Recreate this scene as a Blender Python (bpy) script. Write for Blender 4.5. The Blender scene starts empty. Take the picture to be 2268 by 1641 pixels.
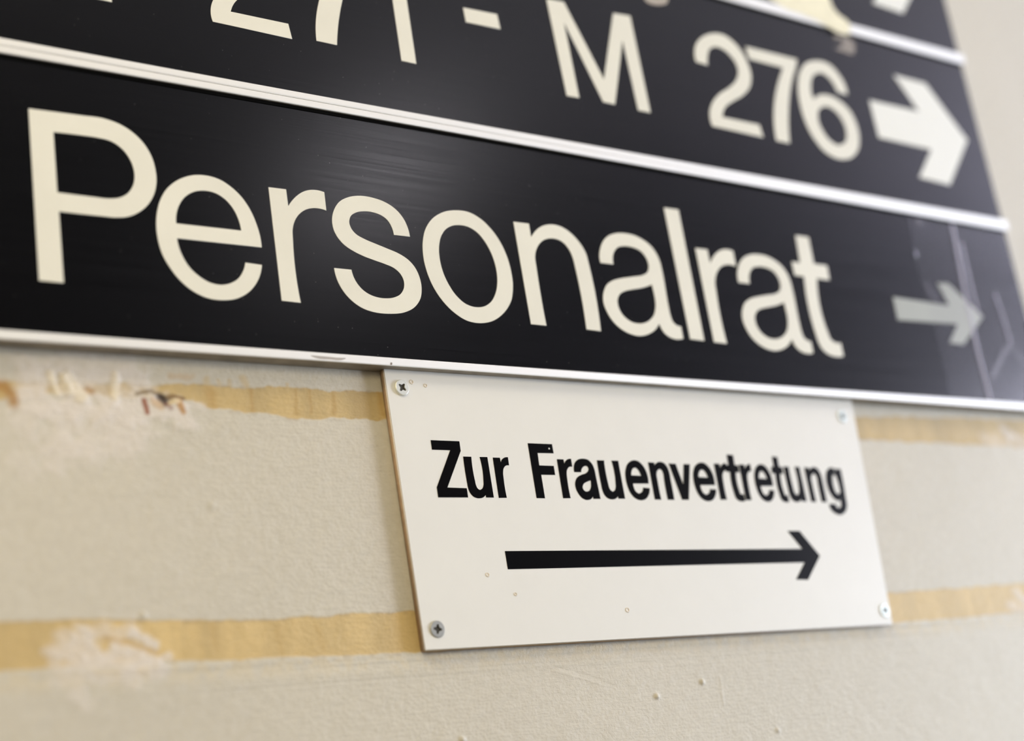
import bpy, bmesh, math, random
import numpy as np
from mathutils import Matrix, Vector

# ---------------------------------------------------------------- camera
W, H = 2268, 1641
FPX = 3566.03                      # focal length in photo pixels
DREF = 0.58                        # camera to the face of the black boards
Y_BOARD, Y_RAIL, Y_SIGN = -0.0075, -0.0092, -0.0042
CAM = Vector((0.0, Y_BOARD - DREF, 1.50))
# columns: camera right, camera down, camera forward in (x right, y down, z into wall)
def rod(r):
    t = np.linalg.norm(r); k = r / t
    K = np.array([[0, -k[2], k[1]], [k[2], 0, -k[0]], [-k[1], k[0], 0]])
    return np.eye(3) + math.sin(t) * K + (1 - math.cos(t)) * K @ K
R = rod(np.array([0.33535255, 0.64568358, 0.05180998]))
tow = lambda v: Vector((v[0], v[2], -v[1]))
right, down, fwd = tow(R[:, 0]), tow(R[:, 1]), tow(R[:, 2])
cd = bpy.data.cameras.new('camera')
cam = bpy.data.objects.new('camera', cd)
bpy.context.scene.collection.objects.link(cam)
M = Matrix((( right.x, -down.x, -fwd.x, CAM.x), (right.y, -down.y, -fwd.y, CAM.y),
            (right.z, -down.z, -fwd.z, CAM.z), (0, 0, 0, 1)))
cam.matrix_world = M
cd.sensor_fit = 'HORIZONTAL'; cd.sensor_width = 31.8; cd.lens = FPX / W * 31.8
cd.clip_start = 0.01; cd.clip_end = 60
cd.dof.use_dof = True; cd.dof.focus_distance = 0.752; cd.dof.aperture_fstop = 50.0 / 16.5
cd.dof.aperture_blades = 0
sc = bpy.context.scene
sc.camera = cam

# ---------------------------------------------------------------- light
sc.view_settings.view_transform = 'Standard'
sc.view_settings.look = 'None'
sc.view_settings.exposure = 0.0
sc.view_settings.gamma = 1.0
sc.view_settings.use_curve_mapping = False
wd = bpy.data.worlds.new('world'); sc.world = wd; wd.use_nodes = True
bg = wd.node_tree.nodes['Background']
bg.inputs[0].default_value = (1.0, 0.88, 0.72, 1); bg.inputs[1].default_value = 0.30

def area(name, loc, target, sx, sy, watts, col):
    ld = bpy.data.lights.new(name, 'AREA'); ld.shape = 'RECTANGLE'
    ld.size, ld.size_y = sx, sy; ld.energy = watts; ld.color = col
    o = bpy.data.objects.new(name, ld); sc.collection.objects.link(o)
    o.location = loc
    d = Vector(target) - Vector(loc)
    o.rotation_euler = d.to_track_quat('-Z', 'Y').to_euler()
    return o

YB = -2.3; ZCEIL = 3.25       # opposite wall face, ceiling height

area('window_light', (5.4, YB + 0.02, 1.95), (5.4, 0, 3.4), 2.2, 2.1, 440, (0.80, 0.81, 1.0))
area('ceiling_light', (-0.7, -0.95, ZCEIL - 0.05), (-0.4, -0.3, 0), 1.4, 0.6, 20, (1.0, 0.86, 0.56))
area('left_fill_light', (-0.5, YB + 0.02, 2.20), (0.0, 0, 1.6), 2.4, 1.1, 54, (1.0, 0.85, 0.55))  # added broad warm fill at the opposite wall, no lamp there
area('side_fill_light', (2.9, -0.8, 1.50), (0.7, 0, 1.65), 0.7, 0.9, 31, (0.80, 0.95, 1.0))  # added fill light standing free in the corridor, no window there
area('spot_light', (1.93, YB + 0.10, 3.03), (1.2, -1.2, 2.0), 0.16, 0.10, 1.8, (0.98, 0.94, 1.0))

# ---------------------------------------------------------------- helpers
C = sc.collection
def at(px, py, y):
    """photo pixel -> world x, z on the upright plane at depth y"""
    r = R @ np.array([px - W / 2, py - H / 2, FPX])
    t = (y - CAM.y) / r[2]
    return (r[0] * t, CAM.z - r[1] * t)

def link(name, me, mat=None, parent=None, loc=(0, 0, 0)):
    o = bpy.data.objects.new(name, me); C.objects.link(o)
    o.location = loc
    if mat is not None:
        for m in (mat if isinstance(mat, (list, tuple)) else [mat]): me.materials.append(m)
    if parent is not None: o.parent = parent
    return o
def thing(name, label, cat, loc, group=None):
    o = bpy.data.objects.new(name, None); C.objects.link(o)
    o.location = loc; o.empty_display_size = 0.01
    o['label'] = label; o['category'] = cat
    if group: o['group'] = group
    return o
def rel(me, loc):
    me.transform(Matrix.Translation(-Vector(loc)))

def box(x0, x1, y0, y1, z0, z1, bev=0.0, seg=2):
    bm = bmesh.new()
    bmesh.ops.create_cube(bm, size=1)
    for v in bm.verts:
        v.co = ((x0 + x1) / 2 + v.co.x * (x1 - x0), (y0 + y1) / 2 + v.co.y * (y1 - y0), (z0 + z1) / 2 + v.co.z * (z1 - z0))
    if bev: bmesh.ops.bevel(bm, geom=bm.edges[:], offset=bev, segments=seg, affect='EDGES', profile=0.5)
    me = bpy.data.meshes.new('m'); bm.to_mesh(me); bm.free()
    return me

def outline(pts, n=7):
    """contour with corners (x, y, 1) and smooth points (x, y) -> polyline"""
    P = [np.array(p[:2], float) for p in pts]; cor = [len(p) > 2 for p in pts]; N = len(P); out = []
    for i in range(N):
        a, b = P[i], P[(i + 1) % N]
        ca, cb = cor[i], cor[(i + 1) % N]
        if ca and cb: out.append(a); continue
        L = np.linalg.norm(b - a)
        def tan(j, c, sgn):
            if c: return None
            p, q = P[(j - 1) % N], P[(j + 1) % N]; m = P[j]
            d1, d2 = np.linalg.norm(m - p) + 1e-9, np.linalg.norm(q - m) + 1e-9
            t = ((m - p) / d1 * d2 + (q - m) / d2 * d1) / (d1 + d2)
            return t
        ta, tb = tan(i, ca, 1), tan((i + 1) % N, cb, -1)
        e = (b - a) / (L + 1e-9)
        if ta is None: ta = 2 * e - tb if tb is not None else e
        if tb is None: tb = 2 * e - ta
        for k in range(n):
            t = k / n; t2, t3 = t * t, t * t * t
            out.append((2*t3-3*t2+1)*a + (t3-2*t2+t)*ta*L + (-2*t3+3*t2)*b + (t3-t2)*tb*L)
    return [(float(p[0]), float(p[1])) for p in out]

def plate(polys, y_back, y_front, bev=0.0):
    """flat shape with holes in the wall plane, given thickness between two depths"""
    cu = bpy.data.curves.new('c', 'CURVE'); cu.dimensions = '2D'; cu.fill_mode = 'BOTH'
    th = abs(y_back - y_front); cu.extrude = th / 2
    for poly in polys:
        s = cu.splines.new('POLY'); s.points.add(len(poly) - 1)
        for p, q in zip(s.points, poly): p.co = (q[0] * 100, q[1] * 100, 0, 1)
        s.use_cyclic_u = True
    cu.extrude = th / 2 * 100
    o = bpy.data.objects.new('c', cu); C.objects.link(o)
    dg = bpy.context.evaluated_depsgraph_get()
    me = bpy.data.meshes.new_from_object(o.evaluated_get(dg))
    bpy.data.objects.remove(o)
    ym = (y_back + y_front) / 2
    # curve x -> world x, curve y -> world z, curve z -> world -y
    me.transform(Matrix(((0.01, 0, 0, 0), (0, 0, -0.01, ym), (0, 0.01, 0, 0), (0, 0, 0, 1))))
    me.materials.clear()
    return me

def grow(polys, k):
    """the defocused edge of a bright shape spreads: take that spread (k < 0) off the traced outline"""
    out = []
    for n, poly in enumerate(polys):
        P = np.array(poly); z = [float(np.dot(np.array((p[0], Y_BOARD, p[1])) - np.array(CAM), np.array(fwd))) for p in poly]
        off = np.array([0.0165 * abs(1 - q / 0.752) for q in z]) * k
        a, b_ = np.roll(P, 1, 0), np.roll(P, -1, 0)
        area2 = np.sum(P[:, 0] * b_[:, 1] - b_[:, 0] * P[:, 1])
        sg = 1 if area2 > 0 else -1
        if n: sg = -sg
        e1 = (P - a) / (np.linalg.norm(P - a, axis=1)[:, None] + 1e-9); e2 = (b_ - P) / (np.linalg.norm(b_ - P, axis=1)[:, None] + 1e-9)
        n1 = np.stack([e1[:, 1], -e1[:, 0]], 1); n2 = np.stack([e2[:, 1], -e2[:, 0]], 1)
        m = n1 + n2; m /= np.maximum((m * n1).sum(1), 0.6)[:, None]
        out.append([tuple(v) for v in P + m * (sg * off)[:, None]])
    return out
def trace(contours, origin, scale, y, k=-0.2):
    ox, oy = origin
    if y == Y_SIGN: k = 0.2
    return grow([[at(ox + p[0] / scale, oy + p[1] / scale, y) for p in outline(c)] for c in contours], k)
def shift(polys, dx, dz, k=1.0, about=(0, 0)):
    return [[(about[0] + (x - about[0]) * k + dx, about[1] + (z - about[1]) * k + dz) for x, z in p] for p in polys]
def move_to(polys, src, dst, k=1.0, kx=1.0):
    return [[(dst[0] + (x - src[0]) * kx, dst[1] + (z - src[1]) * k) for x, z in p] for p in polys]

# ---------------------------------------------------------------- materials
def mat(name):
    m = bpy.data.materials.new(name); m.use_nodes = True
    nt = m.node_tree; b = nt.nodes['Principled BSDF']
    return m, nt, b
def N(nt, t, **kw):
    n = nt.nodes.new(t)
    for k, v in kw.items():
        if k in n.inputs: n.inputs[k].default_value = v
        else: setattr(n, k, v)
    return n
def coords(nt, sx=1, sy=1, sz=1):
    g = N(nt, 'ShaderNodeNewGeometry'); mp = N(nt, 'ShaderNodeMapping'); mp.inputs['Scale'].default_value = (sx, sy, sz)
    nt.links.new(g.outputs['Position'], mp.inputs['Vector']); return mp.outputs[0]
def noise(nt, scale, detail=4, rough=0.5, vec=None):
    n = N(nt, 'ShaderNodeTexNoise'); n.inputs['Scale'].default_value = scale
    n.inputs['Detail'].default_value = detail; n.inputs['Roughness'].default_value = rough
    if vec is not None: nt.links.new(vec, n.inputs['Vector'])
    return n.outputs['Fac']
def ramp(nt, fac, stops):
    r = N(nt, 'ShaderNodeValToRGB'); e = r.color_ramp.elements
    while len(e) < len(stops): e.new(0.5)
    for el, (p, c) in zip(e, stops): el.position = p; el.color = (*c, 1) if len(c) == 3 else c
    nt.links.new(fac, r.inputs[0]); return r.outputs[0]
def mul(nt, a, b, op='MULTIPLY'):
    n = N(nt, 'ShaderNodeMath', operation=op)
    for i, v in enumerate((a, b)):
        if isinstance(v, (int, float)): n.inputs[i].default_value = v
        else: nt.links.new(v, n.inputs[i])
    return n.outputs[0]
def bump(nt, b, height, strength, dist, prev=None):
    n = N(nt, 'ShaderNodeBump'); n.inputs['Strength'].default_value = strength; n.inputs['Distance'].default_value = dist
    nt.links.new(height, n.inputs['Height'])
    if prev is not None: nt.links.new(prev, n.inputs['Normal'])
    if b is not None: nt.links.new(n.outputs[0], b.inputs['Normal'])
    return n.outputs[0]

# painted plaster wall: colour comes from the paint layers laid on the mesh, fine grain from noise
m_wall, nt, b = mat('wall_paint')
at_ = N(nt, 'ShaderNodeAttribute', attribute_name='paint')
v = coords(nt)
grain = noise(nt, 260, 6, 0.6, v)
mx = N(nt, 'ShaderNodeMix', data_type='RGBA', blend_type='MULTIPLY'); mx.inputs[0].default_value = 1
nt.links.new(at_.outputs['Color'], mx.inputs[6])
nt.links.new(ramp(nt, grain, [(0.3, (0.93, 0.925, 0.91)), (0.7, (1.03, 1.03, 1.03))]), mx.inputs[7])
nt.links.new(mx.outputs[2], b.inputs['Base Color'])
b.inputs['Roughness'].default_value = 0.55
fine = noise(nt, 620, 5, 0.62, v)
brush = noise(nt, 1.0, 5, 0.6, coords(nt, 90, 90, 900))
mid = noise(nt, 120, 4, 0.55, v)
n1 = bump(nt, None, fine, 0.9, 0.00034)
n2 = bump(nt, None, brush, 0.45, 0.0004, n1)
bump(nt, b, mid, 0.3, 0.0007, n2)

m_plain, nt, b = mat('plain_plaster'); b.inputs['Base Color'].default_value = (0.75, 0.74, 0.78, 1); b.inputs['Roughness'].default_value = 0.8
m_dimwall, nt, b = mat('corridor_wall'); b.inputs['Base Color'].default_value = (0.035, 0.034, 0.034, 1); b.inputs['Roughness'].default_value = 0.8
m_floor, nt, b = mat('linoleum')
nt.links.new(ramp(nt, noise(nt, 6, 6, 0.6, coords(nt)), [(0.3, (0.20, 0.17, 0.13)), (0.7, (0.27, 0.24, 0.19))]), b.inputs['Base Color'])
b.inputs['Roughness'].default_value = 0.5

# black plastic board
m_board, nt, b = mat('black_board')
v = coords(nt)
vo = N(nt, 'ShaderNodeTexVoronoi'); vo.inputs['Scale'].default_value = 210; nt.links.new(v, vo.inputs['Vector'])
speck = N(nt, 'ShaderNodeMath', operation='LESS_THAN'); nt.links.new(vo.outputs['Distance'], speck.inputs[0]); speck.inputs[1].default_value = 0.035
col = N(nt, 'ShaderNodeMix', data_type='RGBA'); nt.links.new(mul(nt, speck.outputs[0], 0.30), col.inputs[0])
col.inputs[6].default_value = (0.0017, 0.0017, 0.0024, 1); col.inputs[7].default_value = (0.5, 0.5, 0.5, 1)
nt.links.new(col.outputs[2], b.inputs['Base Color'])
streak = noise(nt, 1.0, 5, 0.65, coords(nt, 6, 6, 700))
rr = N(nt, 'ShaderNodeMapRange'); nt.links.new(streak, rr.inputs[0])
rr.inputs[1].default_value = 0.3; rr.inputs[2].default_value = 0.7; rr.inputs[3].default_value = 0.20; rr.inputs[4].default_value = 0.25
nt.links.new(rr.outputs[0], b.inputs['Roughness'])
b.inputs['IOR'].default_value = 1.42
bump(nt, b, streak, 0.16, 0.00006)

def flat(name, col, rough=0.5, metal=0.0, var=0.06, scale=60, ior=1.5):
    m, nt, b = mat(name)
    n = noise(nt, scale, 5, 0.6, coords(nt))
    lo = tuple(c * (1 - var) for c in col); hi = tuple(min(1, c * (1 + var)) for c in col)
    nt.links.new(ramp(nt, n, [(0.3, lo), (0.7, hi)]), b.inputs['Base Color'])
    b.inputs['Roughness'].default_value = rough; b.inputs['Metallic'].default_value = metal; b.inputs['IOR'].default_value = ior
    return m
m_letter = flat('cream_vinyl', (0.82, 0.81, 0.735), 0.5, var=0.03, scale=35)
m_arrow_w = flat('white_vinyl', (0.86, 0.87, 0.84), 0.5, var=0.01)
m_arrow_g = flat('grey_vinyl', (0.38, 0.40, 0.37), 0.5, var=0.02)
m_blackink = flat('black_ink', (0.0022, 0.0018, 0.0020), 0.24, var=0.2, scale=400, ior=1.25)
m_edge = flat('fibreboard_edge', (0.42, 0.29, 0.19), 0.8, var=0.12, scale=300)
m_signface = flat('white_laminate', (0.82, 0.82, 0.805), 0.42, var=0.012, scale=50)
m_steel = flat('zinc_screw', (0.84, 0.85, 0.77), 0.4, 0.6, var=0.05, scale=500)
m_dullsteel = flat('dull_screw', (0.42, 0.41, 0.37), 0.5, 0.8, var=0.12, scale=500)
m_greysteel = flat('grey_screw', (0.62, 0.66, 0.62), 0.45, 0.6, var=0.08, scale=500)
m_dent = flat('dented_laminate', (0.78, 0.72, 0.64), 0.4, var=0.05, scale=500)
m_slot = flat('screw_recess', (0.06, 0.055, 0.04), 0.6, 0.6, var=0.2, scale=500)
m_oldtape = flat('yellowed_tape', (0.92, 0.88, 0.68), 0.35, var=0.07, scale=90)

m_rail, nt, b = mat('brushed_aluminium')
b.inputs['Base Color'].default_value = (0.97, 0.965, 0.955, 1); b.inputs['Metallic'].default_value = 0.45
st = noise(nt, 1.0, 4, 0.6, coords(nt, 12, 12, 3000))
rr = N(nt, 'ShaderNodeMapRange'); nt.links.new(st, rr.inputs[0]); rr.inputs[3].default_value = 0.42; rr.inputs[4].default_value = 0.62
nt.links.new(rr.outputs[0], b.inputs['Roughness'])
bump(nt, b, st, 0.15, 0.00005)

m_shadealu = flat('shaded_aluminium', (0.30, 0.265, 0.215), 0.55, 0.5, var=0.2, scale=120)  # darker copy of the rail metal, shade of the undersides put into the colour
m_shadestrip = flat('black_shade_strip', (0.004, 0.004, 0.004), 0.9, var=0.2, ior=1.1)
def film(name, haze_col, haze, rough):
    """thin clear film: mostly see-through, a little milky and glossy"""
    m = bpy.data.materials.new(name); m.use_nodes = True; nt = m.node_tree; nt.nodes.clear()
    out = N(nt, 'ShaderNodeOutputMaterial'); tr = N(nt, 'ShaderNodeBsdfTransparent')
    df = N(nt, 'ShaderNodeBsdfDiffuse'); df.inputs[0].default_value = (*haze_col, 1)
    gl = N(nt, 'ShaderNodeBsdfGlossy'); gl.inputs['Roughness'].default_value = rough
    lw = N(nt, 'ShaderNodeLayerWeight'); fr = mul(nt, mul(nt, mul(nt, lw.outputs['Facing'], 4.0, 'POWER'), 0.5), 0.018, 'ADD')
    a = N(nt, 'ShaderNodeAttribute', attribute_name='fold')
    f = N(nt, 'ShaderNodeMapRange'); nt.links.new(a.outputs['Fac'], f.inputs[0]); f.inputs[3].default_value = haze; f.inputs[4].default_value = 0.62
    s1 = N(nt, 'ShaderNodeMixShader'); nt.links.new(f.outputs[0], s1.inputs[0])
    nt.links.new(tr.outputs[0], s1.inputs[1]); nt.links.new(df.outputs[0], s1.inputs[2])
    s2 = N(nt, 'ShaderNodeMixShader'); nt.links.new(fr, s2.inputs[0])
    nt.links.new(s1.outputs[0], s2.inputs[1]); nt.links.new(gl.outputs[0], s2.inputs[2])
    nt.links.new(s2.outputs[0], out.inputs[0]); return m
m_film = film('clear_tape_film', (0.72, 0.70, 0.88), 0.006, 0.22)
m_dirt = film('brown_dirt_film', (0.25, 0.17, 0.11), 0.1, 0.5)
m_residue = film('tape_residue_film', (0.8, 0.72, 0.66), 0.10, 0.4)

# ---------------------------------------------------------------- the wall with its paint layers
rng = np.random.default_rng(7)
def vnoise(x, z, cell, seed):
    """smooth value noise; cell = (sx, sz) in metres"""
    g = np.random.default_rng(seed).random((257, 257))
    u, w_ = x / cell[0] + 40.3, z / cell[1] + 17.7
    i, j = np.floor(u).astype(int), np.floor(w_).astype(int); fu, fw = u - i, w_ - j
    fu = fu * fu * (3 - 2 * fu); fw = fw * fw * (3 - 2 * fw)
    g00 = g[i % 257, j % 257]; g10 = g[(i + 1) % 257, j % 257]; g01 = g[i % 257, (j + 1) % 257]; g11 = g[(i + 1) % 257, (j + 1) % 257]
    return (g00 * (1 - fu) + g10 * fu) * (1 - fw) + (g01 * (1 - fu) + g11 * fu) * fw - 0.5
def fbm(x, z, cell, seed, oct=4):
    s, a = 0, 1
    for k in range(oct):
        s = s + a * vnoise(x, z, (cell[0] / 2**k, cell[1] / 2**k), seed + k); a *= 0.55
    return s
def sm(e0, e1, t):
    t = np.clip((t - e0) / (e1 - e0), 0, 1); return t * t * (3 - 2 * t)

xs = np.concatenate([[-3.2, -2.2, -1.2, -0.6, -0.2, 0.05, 0.15], np.arange(0.185, 1.0, 0.0008), [1.03, 1.1, 1.3, 1.7, 2.4, 3.4, 4.6, 6.0, 7.4]])
zf0, zf1 = CAM.z + 0.030, CAM.z + 0.236
zs = np.concatenate([[0.0, 0.4, 0.8, 1.15, 1.35, 1.47], np.arange(zf0, zf1, 0.0004), [CAM.z + 0.25, CAM.z + 0.3, CAM.z + 0.4, CAM.z + 0.5, CAM.z + 0.6, CAM.z + 0.8, 2.7, ZCEIL]])
X, Z = np.meshgrid(xs, zs, indexing='ij')
wp = lambda pts: np.array([at(p[0], p[1], 0.0) for p in pts])
col = np.empty(X.shape + (3,)); hgt = np.zeros(X.shape)
base = np.array((0.635, 0.598, 0.520))
col[:] = base
cloud = fbm(X, Z, (0.09, 0.06), 11)
col *= (1 + 0.05 * cloud)[..., None]
def lay(mask, c, k=1.0):
    m = (mask * k)[..., None]; col[:] = col * (1 - m) + np.array(c) * m
def band(top, bot, noisea, seed):
    T, B = wp(top), wp(bot)
    zt = np.interp(X, T[:, 0], T[:, 1]); zb = np.interp(X, B[:, 0], B[:, 1])
    wob = fbm(X, Z * 0.3, (0.006, 0.01), seed, 3) * noisea
    wob2 = fbm(X, Z * 0.3, (0.006, 0.01), seed + 9, 3) * noisea
    return sm(-0.0004, 0.0005, (zt + wob) - Z) * sm(-0.0004, 0.0005, Z - (zb + wob2)), zt, zb
up, ut, ub = band([(-60, 838), (0, 843), (140, 846), (260, 849), (400, 850), (480, 851), (530, 855), (600, 858), (700, 862), (780, 864), (850, 867), (1885, 922), (2100, 924), (2300, 930)],
                  [(-60, 875), (0, 884), (100, 872), (200, 876), (330, 880), (430, 884), (455, 901), (500, 908), (600, 918), (650, 927), (740, 926), (857, 931), (1900, 972), (2100, 983), (2300, 993)], 0.0016, 31)
lo, lt, lb = band([(-60, 1376), (0, 1375), (300, 1371), (400, 1375), (500, 1373), (620, 1370), (700, 1365), (800, 1358), (918, 1354), (1980, 1312), (2100, 1303), (2300, 1288)],
                  [(-60, 1490), (0, 1487), (110, 1481), (300, 1470), (400, 1463), (480, 1464), (600, 1458), (700, 1453), (800, 1450), (930, 1445), (1990, 1379), (2100, 1371), (2300, 1352)], 0.0010, 57)
och = np.array((0.610, 0.455, 0.215))
strk = fbm(X, Z, (0.010, 0.08), 71, 4)
for m_, c_ in ((up, och * 0.95), (lo, och * 1.06)):
    cc = c_[None, None, :] * (1 + 0.22 * strk - 0.08 * cloud)[..., None]
    col[:] = col * (1 - m_[..., None]) + cc * m_[..., None]
# newer paint lies proud of the old ochre strips, with a small lip
lipn = 0.5 + fbm(X, Z, (0.004, 0.004), 91, 3)
hgt -= 0.00012 * np.maximum(up, lo)
for e in (ut, ub, lt, lb):
    hgt += 0.00007 * np.exp(-((Z - e) / 0.0009) ** 2) * np.clip(lipn, 0, 1.4)
    lay(np.exp(-((Z - e + 0.0004) / 0.0007) ** 2) * sm(0.50, 0.85, lipn), (0.36, 0.26, 0.15), 0.35)
def seg(pts, w, soft=0.5, wob=0.3, seed=5):
    """distance mask round a traced brush stroke; w in photo pixels"""
    P = wp(pts); wm = w / 4.9 * 0.001
    nx = X + fbm(X, Z, (0.006, 0.006), seed, 3) * wm * wob * 1.3; nz = Z + fbm(X, Z, (0.006, 0.006), seed + 50, 3) * wm * wob * 1.3
    best = np.full(X.shape, 9.0)
    for a, b_ in zip(P[:-1], P[1:]):
        d = b_ - a; L2 = (d @ d) + 1e-12
        t = np.clip(((nx - a[0]) * d[0] + (nz - a[1]) * d[1]) / L2, 0, 1)
        best = np.minimum(best, np.hypot(nx - a[0] - t * d[0], nz - a[1] - t * d[1]))
    return 1 - sm(wm / 2 * (1 - soft), wm / 2 * (1 + soft), best)
fill = (0.755, 0.700, 0.655)
# drips of the old ochre that run up past the strip
for (x, y0, y1, w) in ((458, 838, 856, 14), (482, 842, 856, 7), (508, 841, 856, 9), (541, 838, 858, 16), (636, 850, 862, 8)):
    lay(seg([(x, y0), (x + 2, y1)], w, 0.6, 0.5, x), och, 0.55)
for (x, w) in ((463, 24), (555, 9), (652, 8), (685, 7), (735, 10), (842, 12)):
    lay(seg([(x, 862), (x + 6, 916)], w, 0.9, 0.6, x) * up, (0.47, 0.29, 0.09), 0.55)
lay(seg([(378, 832), (400, 836), (425, 834)], 14, 0.9, 0.6), (0.63, 0.45, 0.26), 0.5)
for (x, w) in ((470, 10), (610, 12), (700, 9)):
    lay(seg([(x, 1385), (x + 14, 1440)], w, 0.9, 0.6, x) * lo, (0.52, 0.34, 0.12), 0.3)
# filler smeared over the upper strip
for pts, w, k in (([(60, 806), (160, 800), (300, 818)], 44, 0.6), ([(70, 830), (230, 832), (300, 836)], 34, 0.65),
                  ([(50, 800), (52, 845)], 30, 0.5), ([(44, 886), (120, 895), (230, 905)], 44, 0.9), ([(240, 912), (330, 905), (400, 925)], 52, 0.8),
                  ([(80, 930), (160, 948), (260, 950)], 76, 0.6), ([(150, 985), (120, 1010)], 50, 0.6), ([(170, 1000), (300, 985)], 50, 0.4), ([(170, 905), (180, 930)], 26, 0.5),
                  ([(250, 925), (290, 945)], 24, 0.5), ([(400, 893), (450, 905)], 20, 0.5), ([(290, 905), (310, 980)], 22, 0.4),
                  ([(215, 940), (225, 965)], 30, 0.45), ([(35, 1000), (80, 1030)], 40, 0.3), ([(330, 850), (338, 866)], 22, 0.7), ([(30, 858), (330, 860)], 34, 0.38)):
    m_ = seg(pts, w, 0.65, 0.7, int(w * 7 + pts[0][0])); lay(m_, fill, k); hgt += m_ * k * 0.0002
for pts, w, k in (([(111, 828), (118, 852), (128, 872)], 12, 0.95), ([(146, 832), (166, 858), (181, 880)], 26, 0.9), ([(256, 832), (252, 880)], 18, 0.9),
                  ([(136, 838), (150, 872)], 18, 0.55)):
    m_ = seg(pts, w, 0.5, 0.35, int(w * 5)); lay(m_, (0.83, 0.75, 0.62), k); hgt += m_ * 0.0004
# stains and bared plug at the upper strip
deep = (0.42, 0.215, 0.045)
lay(seg([(-20, 855), (12, 856), (24, 874), (28, 890)], 22, 0.7, 0.3), deep, 0.85)
lay(seg([(196, 864), (204, 869)], 14, 0.8, 0.3), (0.44, 0.23, 0.08), 0.7)
lay(seg([(320, 888), (326, 912)], 11, 0.5, 0.25), (0.30, 0.085, 0.025), 0.95)
lay(seg([(305, 873), (335, 867), (362, 880)], 9, 0.7, 0.3), (0.23, 0.16, 0.08), 0.8)
lay(seg([(358, 880), (366, 886)], 20, 0.6, 0.3), (0.05, 0.03, 0.022), 0.95)
lay(seg([(370, 892), (380, 902)], 9, 0.6, 0.4), (0.24, 0.08, 0.05), 0.6)
lay(seg([(372, 876), (404, 882)], 9, 0.7, 0.4), (0.20, 0.11, 0.035), 0.85)
lay(seg([(394, 888), (403, 912)], 13, 0.5, 0.3), (0.50, 0.25, 0.06), 0.85)
lay(seg([(342, 888), (356, 898)], 15, 0.8, 0.3), (0.60, 0.36, 0.14), 0.6)
m_ = seg([(352, 883), (372, 888)], 14, 0.6, 0.3); hgt -= m_ * 0.0007
m_ = seg([(378, 889), (392, 888)], 10, 0.5, 0.3); lay(m_, (0.78, 0.66, 0.46), 0.9)
# filler over the lower strip
for pts, w, k in (([(140, 1405), (230, 1395), (300, 1398)], 30, 0.55), ([(135, 1450), (230, 1455), (330, 1460)], 46, 0.75), ([(175, 1392), (196, 1410)], 20, 0.8),
                  ([(290, 1398), (345, 1430)], 18, 0.85), ([(250, 1432), (330, 1456)], 20, 0.7), ([(330, 1466), (378, 1448)], 14, 0.7),
                  ([(140, 1495), (280, 1490), (330, 1480)], 54, 0.6), ([(170, 1530), (195, 1552)], 34, 0.5), ([(300, 1500), (360, 1490)], 30, 0.35), ([(118, 1440), (125, 1480)], 20, 0.5)):
    m_ = seg(pts, w, 0.6, 0.6, int(w * 3 + pts[0][0])); lay(m_, fill, k); hgt += m_ * k * 0.0002
lay(seg([(232, 1412), (290, 1424), (345, 1446)], 9, 0.7, 0.3), (0.60, 0.42, 0.20), 0.7)
for pts, w, k in (([(2226, 950), (2245, 965)], 34, 0.7), ([(2180, 975), (2290, 985)], 40, 0.35), ([(2255, 1320), (2290, 1345)], 34, 0.7), ([(2235, 1340), (2290, 1362)], 26, 0.5)):
    m_ = seg(pts, w, 0.9, 0.5, int(w + pts[0][0])); lay(m_, fill, k); hgt += m_ * k * 0.0004
# yellowish overspill under the lower strip, nubs, ridges and scratches
lay(sm(0, 0.002, lb - Z) * (1 - sm(0.002, 0.012, lb - Z)) * sm(0.2, 0.7, lipn), (0.72, 0.60, 0.38), 0.35)
ridge = fbm(X, Z, (0.20, 0.0022), 141, 3)
hgt += ridge * 0.00035 * (1 - sm(0.004, 0.018, lb - Z)) * sm(0, 0.001, lb - Z)
for (px, py, r, h) in ((1455, 1542, 0.0013, 0.0010), (1555, 1510, 0.0013, 0.0009), (1024, 1638, 0.0014, 0.0009), (1723, 1617, 0.0012, 0.0006),
                       (318, 1362, 0.0012, 0.0005), (470, 1120, 0.0016, 0.0003)):
    x0, z0 = at(px, py, 0); hgt += h * np.exp(-(((X - x0) ** 2 + (Z - z0) ** 2) / r ** 2) ** 1.5)
for pts, w, h in (([(1230, 1478), (1300, 1495), (1362, 1520)], 4, -0.00012), ([(1225, 1486), (1280, 1500), (1340, 1519)], 3, 0.00012), ([(1595, 1500), (1603, 1560)], 6, 0.0002),
                  ([(330, 935), (410, 962), (440, 1010)], 14, -0.00012), ([(380, 930), (420, 975)], 10, 0.0001)):
    hgt += h * seg(pts, w, 0.9, 0.2)
hgt += fbm(X, Z, (0.014, 0.011), 161, 4) * 0.00015
hgt += np.abs(fbm(X, Z, (0.0042, 0.0042), 181, 3)) * 0.00010
hgt -= hgt.mean(); hgt = np.clip(hgt, -0.0016, 0.0012)
nx_, nz_ = X.shape
me = bpy.data.meshes.new('wall')
co = np.stack([X, -hgt, Z], -1).reshape(-1, 3)
idx = np.arange(nx_ * nz_).reshape(nx_, nz_)
q = np.stack([idx[:-1, :-1], idx[1:, :-1], idx[1:, 1:], idx[:-1, 1:]], -1).reshape(-1, 4)
me.vertices.add(len(co)); me.vertices.foreach_set('co', co.ravel())
me.loops.add(q.size); me.loops.foreach_set('vertex_index', q.ravel())
me.polygons.add(len(q)); me.polygons.foreach_set('loop_start', np.arange(0, q.size, 4)); me.polygons.foreach_set('loop_total', np.full(len(q), 4))
me.polygons.foreach_set('use_smooth', np.ones(len(q), bool))
me.update(); me.validate()
ca = me.color_attributes.new('paint', 'FLOAT_COLOR', 'POINT')
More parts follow.
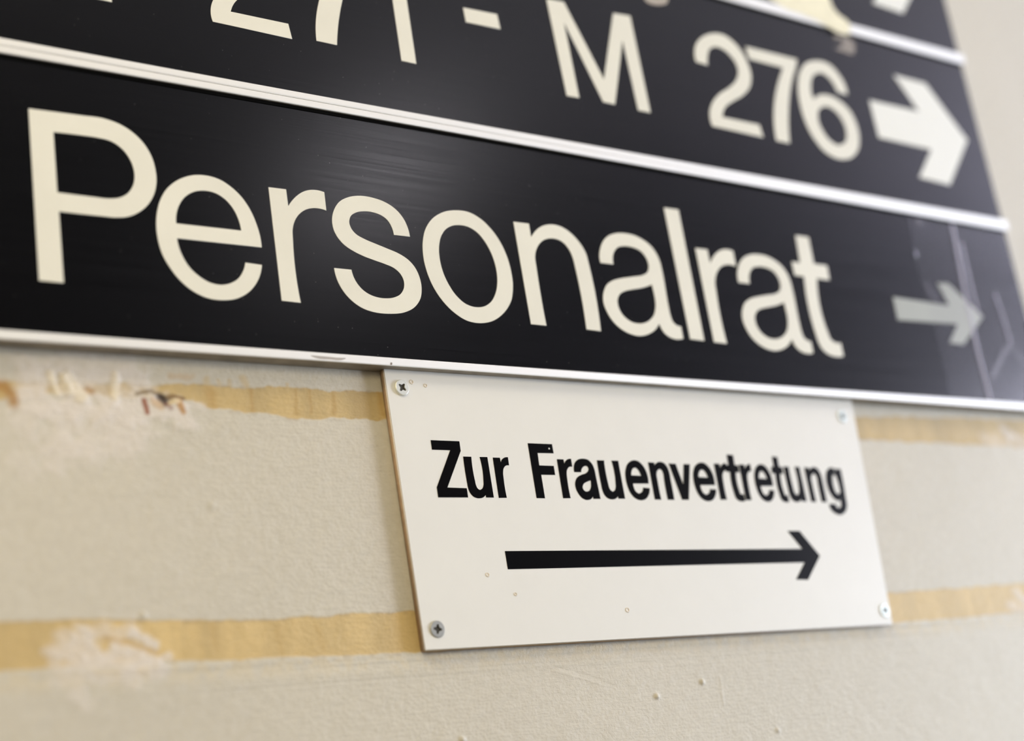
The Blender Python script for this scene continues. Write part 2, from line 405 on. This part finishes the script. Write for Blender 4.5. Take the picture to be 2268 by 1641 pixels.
ca.data.foreach_set('color', np.concatenate([np.clip(col, 0, 1).reshape(-1, 3), np.ones((len(co), 1))], 1).astype(np.float32).ravel())
wall = link('wall_front', me, m_wall); wall['kind'] = 'structure'
wall['label'] = 'cream painted wall with two bare ochre strips and smeared filler'

# ---------------------------------------------------------------- the rest of the corridor
def struct(name, me, m, lab=None):
    o = link(name, me, m); o['kind'] = 'structure'
    if lab: o['label'] = lab
    return o
struct('floor', box(-3.2, 7.4, YB, 0.0, -0.05, 0.0), m_floor, 'corridor floor below the signs')
struct('ceiling', box(-3.2, 7.4, YB, 0.0, ZCEIL, ZCEIL + 0.05), m_plain, 'corridor ceiling above the signs')
wx0, wx1, wz0, wz1 = 4.3, 6.5, 0.9, 3.0
bm = bmesh.new()
for a in ((-3.2, wx0, 0, ZCEIL), (wx1, 7.4, 0, ZCEIL), (wx0, wx1, 0, wz0), (wx0, wx1, wz1, ZCEIL)):
    t = bpy.data.meshes.new('t'); t = box(a[0], a[1], YB - 0.12, YB, a[2], a[3]); bm.from_mesh(t)
me = bpy.data.meshes.new('wb'); bm.to_mesh(me); bm.free()
struct('wall_back', me, m_dimwall, 'opposite corridor wall with the window')
bm = bmesh.new()
for a in ((wx0, wx0 + 0.06, wz0, wz1), (wx1 - 0.06, wx1, wz0, wz1), (wx0, wx1, wz0, wz0 + 0.06), (wx0, wx1, wz1 - 0.06, wz1), (5.37, 5.43, wz0, wz1)):
    bm.from_mesh(box(a[0], a[1], YB - 0.06, YB - 0.01, a[2], a[3]))
me = bpy.data.meshes.new('wf'); bm.to_mesh(me); bm.free()
struct('window_1', me, m_plain, 'window in the opposite corridor wall')

# ---------------------------------------------------------------- directory sign: three boards in aluminium rails
mm = 0.001
XL, XR = 0.120, 0.8985
KR = (DREF - (Y_BOARD - Y_RAIL)) / DREF      # the rails stand nearer the camera than the traced board plane
def rail(z0, z1, parent, name, org):
    """extruded rail: rounded face, shallow groove, web back to the wall"""
    z0, z1 = CAM.z + (z0 - CAM.z) * KR, CAM.z + (z1 - CAM.z) * KR
    h = z1 - z0; r = min(0.0005, h * 0.2); ya, yb = Y_RAIL, -0.0003
    prof = [(yb, z0), (ya + r, z0), (ya + r * 0.3, z0 + r * 0.3), (ya, z0 + r), (ya, z0 + h * 0.5), (ya, z1 - r), (ya + r * 0.3, z1 - r * 0.3), (ya + r, z1), (yb, z1)]
    bm = bmesh.new(); x0, x1 = XL - 0.002, 0.9035 * KR
    A = [bm.verts.new((x0, y, z)) for y, z in prof]; B = [bm.verts.new((x1, y, z)) for y, z in prof]
    n = len(prof)
    for i in range(n): bm.faces.new((A[i], A[(i + 1) % n], B[(i + 1) % n], B[i]))
    bm.faces.new(A[::-1]); bm.faces.new(B); bmesh.ops.recalc_face_normals(bm, faces=bm.faces[:])
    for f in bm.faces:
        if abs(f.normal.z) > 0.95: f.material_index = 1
    me = bpy.data.meshes.new('rail'); bm.to_mesh(me); bm.free(); rel(me, org)
    return link(name, me, [m_rail, m_shadealu], parent)
def module(label, zb, zt, rb, rt):
    org = Vector(((XL + XR) / 2, 0, CAM.z + zb))
    t = thing('directory_board', label, 'sign', org, 'boards of the directory sign')
    z = lambda v: CAM.z + v
    me = box(XL, XR, Y_BOARD, Y_BOARD + 0.002, z(rb - 0.0025), z(rt + 0.0012)); rel(me, org); link('board', me, m_board, t)
    me = box(XL, XR - 0.0005, Y_BOARD + 0.0021, -0.0006, z(rb), z(rt)); rel(me, org); link('backing', me, m_dullsteel, t)
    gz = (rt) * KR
    me = box(XL, XR - 0.0004, Y_BOARD - 0.0004, Y_BOARD, z(gz - 0.0016), z(gz + 0.0004)); rel(me, org); link('shade_strip', me, m_shadestrip, t)  # black strip painting the shade gap below the upper rail
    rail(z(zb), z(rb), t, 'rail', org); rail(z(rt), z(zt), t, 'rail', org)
    return t, org
A_, oA = module('lowest black directory board with large cream word and small grey arrow', 0.2238, 0.3544, 0.2278, 0.3509)
B_, oB = module('middle black directory board with cream room numbers and bold white arrow', 0.3546, 0.4792, 0.3580, 0.4757)
C_, oC = module('topmost black directory board mostly cut off by the photo edge', 0.4794, 0.6040, 0.4828, 0.6005)

LT = 0.00018
def glyph(name, polys, parent, org, m, label=None, y=Y_BOARD, th=LT):
    me = plate(polys, y, y - th); rel(me, org)
    o = link(name, me, m, parent)
    if label: o['label'] = label
    return o
Z1, S1 = (0, 200), 1969 / 600
Z2, S2 = (560, 350), 3.78
Z3, S3 = (1100, 420), 2159 / 500
Z4, S4 = (1500, 480), 2027 / 420
yb = Y_BOARD
gP = trace([[(200,127,1),(600,180),(740,199),(850,235),(950,293),(1040,378),(1105,485),(1135,595),(1140,665),(1125,750),(1080,832),(1010,892),(930,924),(840,930),(740,921),(435,888,1),(470,1408,1),(275,1390,1)],
            [(393,310,1),(600,334),(715,351),(800,373),(870,417),(930,487),(962,557),(973,625),(962,690),(925,745),(870,775),(790,783),(690,772),(422,738,1)]], Z1, S1, yb)
ge = trace([[(1903,1145,1),(1890,1055),(1862,965),(1820,870),(1760,780),(1680,702),(1590,645),(1490,617),(1395,616),(1300,645),(1220,702),(1165,785),(1138,880),(1131,980),(1142,1080),(1172,1185),(1230,1290),(1310,1390),(1410,1470),(1510,1515),(1620,1530),(1720,1518),(1810,1470),(1870,1395),(1897,1325),(1905,1268,1),(1780,1250,1),(1765,1310),(1730,1365),(1680,1397),(1610,1411),(1530,1396),(1450,1350),(1380,1285),(1330,1205),(1302,1135),(1290,1080,1)],
            [(1283,965,1),(1285,900),(1308,830),(1350,775),(1410,741),(1480,733),(1560,749),(1630,792),(1690,860),(1730,940),(1750,1018,1)]], Z1, S1, yb)
gr = trace([[(128,243,1),(278,262,1),(295,402,1),(330,352),(370,313),(420,282),(480,267),(540,270),(597,287,1),(615,442,1),(560,425),(500,421),(440,435),(385,475),(350,530),(334,595),(336,680),(403,1215,1),(238,1198,1)]], Z2, S2, yb)
gs = trace([[(1315,660,1),(1293,575),(1253,497),(1195,430),(1110,372),(1010,335),(900,317),(800,328),(725,365),(680,430),(662,510),(672,590),(705,660),(760,725),(840,780),(925,822),(1020,858),(1110,890),(1180,922),(1235,972),(1265,1040),(1262,1095),(1235,1140),(1180,1168),(1110,1175),(1020,1160),(940,1120),(880,1060),(842,993),(825,935,1),(678,920,1),(700,1010),(745,1100),(820,1190),(920,1260),(1030,1295),(1150,1305),(1270,1292),(1350,1252),(1400,1182),(1412,1090),(1395,1000),(1355,915),(1300,853),(1220,800),(1120,757),(1020,716),(930,677),(860,635),(820,585),(806,530),(820,485),(862,457),(930,447),(1010,457),(1080,485),(1130,527),(1163,585),(1180,645,1)]], Z2, S2, yb)
go = trace([[(1700,436),(1800,450),(1900,503),(1990,588),(2070,700),(2130,830),(2165,960),(2178,1080),(2160,1205),(2100,1300),(2010,1365),(1910,1384),(1800,1366),(1690,1300),(1590,1200),(1510,1080),(1455,950),(1425,820),(1421,700),(1445,590),(1500,507),(1590,452)],
            [(1725,564),(1800,579),(1880,630),(1940,703),(1995,803),(2030,910),(2044,1030),(2030,1130),(1990,1205),(1935,1241),(1870,1248),(1790,1225),(1710,1160),(1640,1060),(1590,950),(1564,840),(1560,730),(1578,652),(1617,597),(1668,570)]], Z2, S2, yb)
gn = trace([[(155,303,1),(310,322,1),(328,450,1),(368,390),(420,350),(480,331),(540,330),(620,353),(700,405),(770,475),(825,550),(860,620),(880,695),(1000,1360,1),(855,1342,1),(745,740),(725,660),(690,580),(640,517),(580,482),(510,472),(450,488),(405,530),(378,585),(370,650),(382,740),(478,1305,1),(325,1290,1)]], Z3, S3, yb)
ga = trace([[(1122,722,1),(990,707,1),(977,640),(985,560),(1012,490),(1062,437),(1130,412),(1210,410),(1310,430),(1400,475),(1475,535),(1530,610),(1565,690),(1587,780),(1650,1130),(1668,1210),(1688,1260),(1718,1290),(1765,1300,1),(1790,1432,1),(1740,1441),(1680,1430),(1620,1395),(1578,1345),(1553,1293,1),(1520,1345),(1460,1386),(1380,1406),(1290,1391),(1200,1346),(1110,1265),(1050,1170),(1015,1070),(1020,970),(1053,900),(1110,862),(1190,842),(1300,826),(1395,810),(1435,785),(1447,745),(1440,695),(1415,642),(1370,592),(1300,560),(1220,548),(1160,560),(1128,597),(1114,655)],
            [(1480,918,1),(1400,945),(1300,962),(1230,977),(1185,1002),(1162,1045),(1163,1100),(1190,1170),(1240,1228),(1300,1264),(1380,1275),(1450,1250),(1495,1200),(1512,1130),(1510,1060),(1497,990)]], Z3, S3, yb)
gl = trace([[(1590,163,1),(1742,185,1),(1992,1455,1),(1845,1437,1)]], Z3, S3, yb)
gt = trace([[(1250,185,1),(1408,207,1),(1465,492,1),(1605,510,1),(1640,694,1),(1500,675,1),(1620,1245),(1648,1308),(1690,1334),(1750,1335,1),(1788,1503,1),(1720,1512),(1630,1490),(1555,1435),(1505,1355),(1475,1270),(1345,652,1),(1246,637,1),(1211,466,1),(1300,480,1)]], Z4, S4, yb)
r2 = move_to(gr, at(623, 667, yb), at(1580.8, 758.7, yb))
a2 = move_to(ga, at(1419.6, 745.4, yb), at(1719.6, 778.0, yb))
for nm, g in (('P', gP), ('e', ge), ('r', gr), ('s', gs), ('o', go), ('n', gn), ('a', ga), ('l', gl), ('r', r2), ('a', a2), ('t', gt)):
    glyph('letter', g, A_, oA, m_letter, 'cream letter ' + nm)

Z6, S6 = (1180, 0), 2268 / 760
gM = trace([[(83,-14,1),(206,8,1),(468,520,1),(525,80,1),(647,100,1),(784,753,1),(692,735,1),(592,268,1),(547,698,1),(462,680,1),(205,148,1),(312,653,1),(220,638,1)]], Z6, S6, yb)
g2 = trace([[(1165,442,1),(1075,415,1),(1062,350),(1073,285),(1115,236),(1180,213),(1250,220),(1320,265),(1385,340),(1430,430),(1450,515),(1437,588),(1392,640),(1325,680),(1278,715),(1260,768,1),(1500,818,1),(1532,918,1),(1184,840,1),(1165,780),(1165,720),(1185,665),(1230,612),(1290,572),(1335,527),(1350,470),(1335,420),(1300,372),(1252,332),(1207,318),(1175,332),(1162,372)]], Z6, S6, yb)
g7 = trace([[(1395,297,1),(1752,386,1),(1748,440),(1727,510),(1710,590),(1699,700),(1697,840),(1706,958,1),(1605,937,1),(1590,850),(1585,755),(1592,650),(1612,548),(1643,452,1),(1424,397,1)]], Z6, S6, yb)
g6 = trace([[(2088,640,1),(2068,560),(2020,480),(1950,412),(1870,391),(1800,407),(1757,470),(1745,560),(1760,690),(1800,820),(1860,930),(1940,1020),(2030,1062),(2110,1053),(2155,1000),(2165,920),(2145,820),(2100,730),(2030,660),(1950,620),(1893,617),(1855,642,1),(1845,570),(1858,512),(1900,492),(1950,520),(1985,565),(2008,615,1)],
            [(1935,713),(1995,742),(2040,800),(2065,875),(2058,930),(2018,950),(1965,920),(1920,860),(1893,790),(1898,733)]], Z6, S6, yb)
p_ = lambda x, y: at(x, y, yb)
M2 = move_to(gM, p_(1180 + 784 / S6, 753 / S6), p_(251, 8.3))
l2 = move_to(g2, p_(1180 + 1184 / S6, 840 / S6), p_(469.3, 51.0))
l7 = move_to(g7, p_(1180 + 1605 / S6, 937 / S6), p_(697.7, 93.6))
bl, br = p_(889, 134.9), p_(921.6, 141.2)
cap = 0.0655; sw = br[0] - bl[0]
g1 = [[(bl[0], bl[1]), (br[0], bl[1]), (br[0], bl[1] + cap), (br[0] - sw * 0.78, bl[1] + cap), (br[0] - sw * 1.1, bl[1] + cap * 0.87), (bl[0] - sw * 1.05, bl[1] + cap * 0.82), (bl[0] - sw * 1.05, bl[1] + cap * 0.72), (bl[0], bl[1] + cap * 0.72)]]
dash = [[p_(440 + x / 3.24, y / 3.24) for x, y in ((1892, 50), (2143, 99), (2170, 216), (1914, 163))]]
for nm, g, kind in (('M', M2, 'letter'), ('2', l2, 'digit'), ('7', l7, 'digit'), ('1', g1, 'digit')):
    glyph(kind, g, B_, oB, m_letter, 'cream %s %s left of the hyphen' % (kind, nm))
dash = grow(dash, -0.2)
glyph('hyphen', dash, B_, oB, m_letter, 'cream hyphen between the room numbers')
for nm, g, kind in (('M', gM, 'letter'), ('2', g2, 'digit'), ('7', g7, 'digit'), ('6', g6, 'digit')):
    glyph(kind, g, B_, oB, m_letter, 'cream %s %s right of the hyphen' % (kind, nm))
Z7, S7 = (1880, 100), 1447 / 388
arB = trace([[(155,438,1),(560,535,1),(352,233,1),(632,303,1),(992,790,1),(842,1172,1),(570,1098,1),(668,868,1),(240,775,1)]], Z7, S7, yb)
glyph('arrow', arB, B_, oB, m_arrow_w, 'bold white arrow pointing right')
arC = move_to(arB, p_(1880 + 842 / S7, 100 + 1172 / S7), p_(2002, 34))
glyph('arrow', arC, C_, oC, m_arrow_w, 'bold white arrow pointing right, cut by the photo edge')
arA = grow([[p_(*q_) for q_ in ((1975, 655), (2099, 674), (2072, 624), (2099, 625), (2180, 702), (2135, 766), (2101, 761), (2119, 719), (1987, 711))]], -0.15)
glyph('arrow', arA, A_, oA, m_arrow_g, 'small grey arrow under clear tape')

# ---------------------------------------------------------------- clear tape over the small arrow
xl0, _ = p_(2012, 500); zt_, zb_ = CAM.z + 0.3503, CAM.z + 0.2283
tx = np.linspace(xl0, XR - 0.0004, 150); tz = np.linspace(zb_, zt_, 190)
TX, TZ = np.meshgrid(tx, tz, indexing='ij')
TX = TX + (1 - (TX - xl0) / (XR - xl0)) * (0.0012 * np.sin((TZ - zb_) * 60))
def tdist(pts):
    P = np.array([p_(*q_) for q_ in pts]); best = np.full(TX.shape, 9.0)
    for a, b_ in zip(P[:-1], P[1:]):
        d = b_ - a; t = np.clip(((TX - a[0]) * d[0] + (TZ - a[1]) * d[1]) / (d @ d), 0, 1)
        best = np.minimum(best, np.hypot(TX - a[0] - t * d[0], TZ - a[1] - t * d[1]))
    return best
fold = np.zeros(TX.shape); th_ = np.zeros(TX.shape)
for pts, w, k in (([(2108, 498), (2134, 640), (2160, 760), (2196, 900)], 0.0021, 0.9), ([(2128, 540), (2146, 620), (2164, 690)], 0.0019, 0.6),
                  ([(2203, 652), (2220, 700), (2236, 757)], 0.0019, 0.55), ([(2236, 757), (2212, 800), (2196, 835)], 0.0019, 0.25), ([(2048, 630), (2072, 665)], 0.0022, 0.2),
                  ([(2236, 757), (2262, 800)], 0.0024, 0.2)):
    g_ = np.exp(-(tdist(pts) / (w * 0.75)) ** 4); fold = np.maximum(fold, g_ * k); th_ = np.maximum(th_, g_ * 0.00045 * k)
for (x, y, r, k) in ((2025, 563, 0.0021, 0.75), (2034, 492, 0.0020, 0.45)):
    c_ = p_(x, y); g_ = np.exp(-(np.hypot(TX - c_[0], TZ - c_[1]) / r) ** 3); fold = np.maximum(fold, g_ * k); th_ = np.maximum(th_, g_ * 0.0006)
Yf = yb - LT - 0.00006 - th_
bm = bmesh.new()
vs = [[bm.verts.new((TX[i, j], Yf[i, j], TZ[i, j])) for j in range(TX.shape[1])] for i in range(TX.shape[0])]
for i in range(len(vs) - 1):
    for j in range(len(vs[0]) - 1): bm.faces.new((vs[i][j], vs[i + 1][j], vs[i + 1][j + 1], vs[i][j + 1]))
for f in bm.faces: f.smooth = True
bm.normal_update()
me = bpy.data.meshes.new('tape'); bm.to_mesh(me); bm.free()
org = Vector((0.86, yb, CAM.z + 0.29)); rel(me, org)
fa = me.attributes.new('fold', 'FLOAT', 'POINT'); fa.data.foreach_set('value', fold.ravel().astype(np.float32))
o = link('clear_tape', me, m_film, None, org)
o['label'] = 'creased clear tape over the small grey arrow'; o['category'] = 'tape'

# yellowed tape hanging over the upper rail, with its residue below
yt = Y_RAIL - 0.00025
tape_pts = [(1700,-40),(1800,-40),(1836,-8),(1844,14),(1858,32),(1878,48),(1884,62),(1880,76),(1862,74),(1838,62),(1812,46),(1780,32),(1745,20),(1722,8),(1700,-10)]
poly = [[at(x, y, yt) for x, y in outline(tape_pts)]]
me = plate(poly, yt + 0.00012, yt); org = Vector((poly[0][0][0], yt, poly[0][0][1])); rel(me, org)
ot = thing('old_tape', 'yellowed torn tape stuck over the upper aluminium rail', 'tape', org)
link('tape_strip', me, m_oldtape, ot)
def resid(pts, fac):
    poly = [[p_(x, y) for x, y in outline(pts)]]
    me = plate(poly, yb - 0.00002, yb - 0.00012); rel(me, org)
    a = me.attributes.new('fold', 'FLOAT', 'POINT'); a.data.foreach_set('value', np.full(len(me.vertices), fac, np.float32))
    return me
link('residue', resid([(1850, 74), (1868, 80), (1884, 86), (1893, 104), (1890, 120), (1872, 116), (1848, 106), (1862, 104), (1866, 92), (1846, 84)], 0.25), m_residue, ot)
def smudge(pts, fac):
    poly = [[at(x, y, Y_RAIL) for x, y in outline(pts)]]
    me = plate(poly, Y_RAIL - 0.00002, Y_RAIL - 0.00006); rel(me, oA)
    a = me.attributes.new('fold', 'FLOAT', 'POINT'); a.data.foreach_set('value', np.full(len(me.vertices), fac, np.float32))
    link('smudge', me, m_dirt, A_)
smudge([(688, 788), (715, 789), (745, 792), (766, 794), (758, 797), (730, 796), (700, 793)], 0.15)
smudge([(865, 803), (868, 803), (868, 808), (865, 808)], 0.5)
me = resid([(1424, -22), (1478, -14), (1476, 8), (1466, 11), (1428, 0)], 0.6)
o = link('tape_scrap', me, m_residue, None, org); o['label'] = 'scrap of tape residue near the top edge above the letter M'; o['category'] = 'tape'

# ---------------------------------------------------------------- white sign below
ys = Y_SIGN
s_ = lambda x, y: at(x, y, ys)
q0, q1, q2_, q3 = s_(941, 1441.5), s_(1978, 1383), s_(1888, 893), s_(849.5, 823)
ztop = CAM.z + 0.2236
def up_to(a, b): return (a[0] + (b[0] - a[0]) * (ztop - a[1]) / (b[1] - a[1]), ztop)
quad = [q0, q1, up_to(q1, q2_), up_to(q0, q3)]
sorg = Vector((0.55, 0, q0[1]))
S_ = thing('direction_sign', 'cream white screwed-on sign with black text and long arrow', 'sign', sorg)
me = plate([quad], ys + 0.0031, ys)
bm = bmesh.new(); bm.from_mesh(me); bmesh.ops.remove_doubles(bm, verts=bm.verts[:], dist=1e-6)
bmesh.ops.dissolve_limit(bm, angle_limit=0.01, verts=bm.verts[:], edges=bm.edges[:])
bm.normal_update()
ed = [e for e in bm.edges if abs(e.verts[0].co.y - ys) < 1e-6 and abs(e.verts[1].co.y - ys) < 1e-6]
ed += [e for e in bm.edges if abs(e.verts[0].co.y - e.verts[1].co.y) > 1e-4]
bmesh.ops.bevel(bm, geom=ed, offset=0.0004, segments=2, affect='EDGES')
bm.normal_update()
for f in bm.faces: f.material_index = 0 if (-f.normal.y > 0.75) else 1
bm.to_mesh(me); bm.free(); rel(me, sorg); link('board', me, [m_signface, m_edge], S_)

W1, T1 = (920, 940), 4.536
W2, T2 = (1380, 960), 4.2
gZ = trace([[(154,159,1),(440,170,1),(454,266,1),(319,635,1),(515,642,1),(528,732,1),(230,731,1),(216,632,1),(350,259,1),(167,252,1)]], W1, T1, ys)
gu = trace([[(480,323,1),(560,325,1),(598,570),(610,617),(628,647),(650,658),(672,645),(684,612),(684,570),(645,327,1),(722,328,1),(787,734,1),(711,733,1),(706,706,1),(682,731),(640,741),(590,728),(552,690),(531,640),(519,580)]], W1, T1, ys)
grr = trace([[(777,333,1),(847,335,1),(858,382,1),(872,350),(895,334),(928,330,1),(940,411,1),(905,415),(886,440),(880,485),(885,540),(918,737,1),(838,737,1)]], W1, T1, ys)
gF = trace([[(1129,190,1),(1370,200,1),(1386,288,1),(1225,285,1),(1243,413,1),(1388,418,1),(1402,506,1),(1262,504,1),(1301,741,1),(1218,739,1)]], W1, T1, ys)
gaa = trace([[(1663,477,1),(1597,476,1),(1593,430),(1605,383),(1635,355),(1680,347),(1730,357),(1770,395),(1795,450),(1809,515),(1857,745,1),(1790,745,1),(1781,718,1),(1765,745),(1725,757),(1680,740),(1640,695),(1613,640),(1608,580),(1625,537),(1665,510),(1715,492),(1738,467),(1736,432),(1715,414),(1690,419),(1668,445)],
             [(1761,560,1),(1720,574),(1688,596),(1678,627),(1690,660),(1715,677),(1745,670),(1763,640),(1766,600)]], W1, T1, ys)
gee = trace([[(234,462,1),(226,400),(205,340),(170,288),(125,256),(85,256),(45,285),(25,340),(25,410),(40,480),(70,550),(115,600),(165,618),(210,605),(238,560),(244,512,1),(188,508,1),(178,545),(150,562),(120,545),(98,505),(89,462,1)],
             [(75,393,1),(75,350),(90,320),(115,315),(140,335),(160,370),(171,398,1)]], W2, T2, ys)
gnn = trace([[(235,272,1),(285,275,1),(293,305,1),(310,280),(340,268),(375,278),(405,310),(425,360),(438,425),(473,612,1),(418,612,1),(384,430),(375,370),(358,337),(335,326),(315,342),(307,380),(315,430),(351,612,1),(297,610,1)]], W2, T2, ys)
gv = trace([[(428,284,1),(486,287,1),(560,478,1),(566,290,1),(616,292,1),(608,612,1),(551,612,1)]], W2, T2, ys)
gtt = trace([[(968,203,1),(1018,207,1),(1034,300,1),(1066,303,1),(1076,355,1),(1043,355,1),(1080,540),(1092,568),(1120,572,1),(1131,622,1),(1090,624),(1058,604),(1036,550),(998,352,1),(964,350,1),(955,300,1),(984,300,1)]], W2, T2, ys)
ggg = trace([[(1905,395),(1912,355),(1938,330),(1968,332),(1984,358,1),(1980,338,1),(2030,340,1),(2078,600),(2088,670),(2074,722),(2032,748),(1985,733),(1950,700),(1938,664,1),(1988,664,1),(1998,688),(2024,700),(2043,686),(2044,645),(2037,600,1),(2020,617),(1985,605),(1948,562),(1918,490)],
             [(1955,400),(1962,375),(1985,380),(2010,430),(2030,500),(2036,555),(2020,575),(1995,560),(1972,515),(1958,455)]], W2, T2, ys)
w1 = lambda x, y: at(W1[0] + x / T1, W1[1] + y / T1, ys)
w2 = lambda x, y: at(W2[0] + x / T2, W2[1] + y / T2, ys)
base_r, base_u, base_e, base_n, base_t = w1(838, 737), w1(787, 734), w2(165, 618), w2(297, 610), w2(1131, 622)
zbase = base_r[1]
def onb(p, ref=None): return (p[0], p[1])
word = [('Z', gZ), ('u', gu), ('r', grr), ('F', gF), ('r', move_to(grr, base_r, w1(1484, 741))), ('a', gaa), ('u', move_to(gu, base_u, w1(2107, 746))),
        ('e', gee), ('n', gnn), ('v', gv), ('e', move_to(gee, base_e, w2(790, 627))), ('r', move_to(grr, base_r, w2(907, 616))), ('t', gtt),
        ('r', move_to(grr, base_r, w2(1141, 620), kx=0.96)), ('e', move_to(gee, base_e, w2(1346, 632), kx=0.90)), ('t', move_to(gtt, base_t, w2(1541, 630), kx=0.90)),
        ('u', move_to(gu, base_u, w2(1709, 632), kx=0.91)), ('n', move_to(gnn, base_n, w2(1751, 632), kx=0.95)), ('g', move_to(ggg, w2(1905, 395), w2(1892, 395)))]
for nm, g in word: glyph('letter', g, S_, sorg, m_blackink, 'black letter ' + nm, ys, 0.00010)
ar = [[at(1080 + x / 2.9077, 1150 + y / 2.9077, ys) for x, y in ((111, 205), (2024, 190), (1930, 75), (2008, 75), (2140, 235), (2064, 390), (1986, 388), (2040, 278), (130, 322))]]
glyph('arrow', ar, S_, sorg, m_blackink, 'long black arrow pointing right', ys, 0.00010)
# small knocks in the face of the sign
def knock(px, py, r):
    bm = bmesh.new(); x0, z0 = s_(px, py); n = 12
    prof = [(0.0, 0.00002), (0.55, 0.00004), (0.8, 0.00030), (1.0, 0.00003), (1.05, -0.00003)]
    rings = []
    for k, (t, h) in enumerate(prof[1:]):
        rings.append([bm.verts.new((x0 + math.cos(a) * r * t, ys - h, z0 + math.sin(a) * r * t)) for a in (2 * math.pi * i / n for i in range(n))])
    c0 = bm.verts.new((x0, ys - 0.00002, z0))
    for i in range(n):
        bm.faces.new((c0, rings[0][i], rings[0][(i + 1) % n]))
        for a, b_ in zip(rings[:-1], rings[1:]): bm.faces.new((a[i], b_[i], b_[(i + 1) % n], a[(i + 1) % n]))
    bmesh.ops.recalc_face_normals(bm, faces=bm.faces[:])
    for f in bm.faces: f.smooth = True
    me = bpy.data.meshes.new('k'); bm.to_mesh(me); bm.free(); rel(me, sorg); link('dent', me, m_dent, S_)
for a in ((911.5, 846, 0.0012), (942.5, 854, 0.0010), (1080, 1273, 0.0011), (1390, 1351, 0.0013), (1142, 1316, 0.0009)): knock(*a)
x0, z0 = s_(1216, 993.6)
me = plate([[(x0 + 0.00045 * math.cos(a), z0 + 0.00045 * math.sin(a)) for a in (k * math.pi / 4 for k in range(8))]], ys - 0.00009, ys - 0.00013); rel(me, sorg)
link('chip', me, m_signface, S_)

# screws: flat heads with a cross recess
def screw(px, py, rot, proud, m, tilt, lab):
    R0 = 0.0038; org = Vector((0, 0, 0))
    x0, z0 = s_(px, py)
    e = bpy.data.objects.new('screw', None); C.objects.link(e); e.parent = S_; e.empty_display_size = 0.003
    e.location = Vector((x0, ys, z0)) - sorg; e.rotation_euler = (tilt[0], rot, tilt[1])
    e['label'] = lab
    w, L = 0.00050, 0.0022
    cross = []
    for k in range(4):
        a = k * math.pi / 2
        for (u, v_) in ((L, -w * 0.8), (L, w * 0.8), (w * 1.7, w * 1.7)):
            cross.append((u * math.cos(a) - v_ * math.sin(a), u * math.sin(a) + v_ * math.cos(a)))
    circ = lambda r: [(r * math.cos(t * math.pi / 24), r * math.sin(t * math.pi / 24)) for t in range(48)]
    top = plate([circ(R0 * 0.93), cross], -proud + 0.0005, -proud)
    bm = bmesh.new(); bm.from_mesh(top)
    prof = [(0.93, -proud), (0.98, -proud + 0.00012), (1.0, -proud + 0.0003), (1.0, 0.0)]
    rings = [[bm.verts.new((c[0], y_, c[1])) for c in circ(R0 * t)] for t, y_ in prof]
    for a, b_ in zip(rings[:-1], rings[1:]):
        for i in range(48): bm.faces.new((a[i], b_[i], b_[(i + 1) % 48], a[(i + 1) % 48])).smooth = True
    bmesh.ops.recalc_face_normals(bm, faces=bm.faces[:])
    me = bpy.data.meshes.new('head'); bm.to_mesh(me); bm.free(); link('head', me, m, e)
    k_ = [(c[0] * 1.0, c[1] * 1.0) for c in cross]
    me = plate([k_], -proud + 0.00052, -proud + 0.00048); link('recess', me, m_slot, e)
screw(889, 859, math.radians(38), 0.0009, m_steel, (0.0, 0.03), 'bright screw at the upper left corner')
screw(968, 1393.5, math.radians(10), 0.0006, m_dullsteel, (0.03, 0.0), 'dull grey screw at the lower left corner')
screw(1865, 922, math.radians(20), 0.0006, m_greysteel, (0.0, 0.0), 'blurred screw at the upper right corner')
screw(1959, 1352, math.radians(50), 0.0006, m_greysteel, (0.0, 0.0), 'blurred screw at the lower right corner')
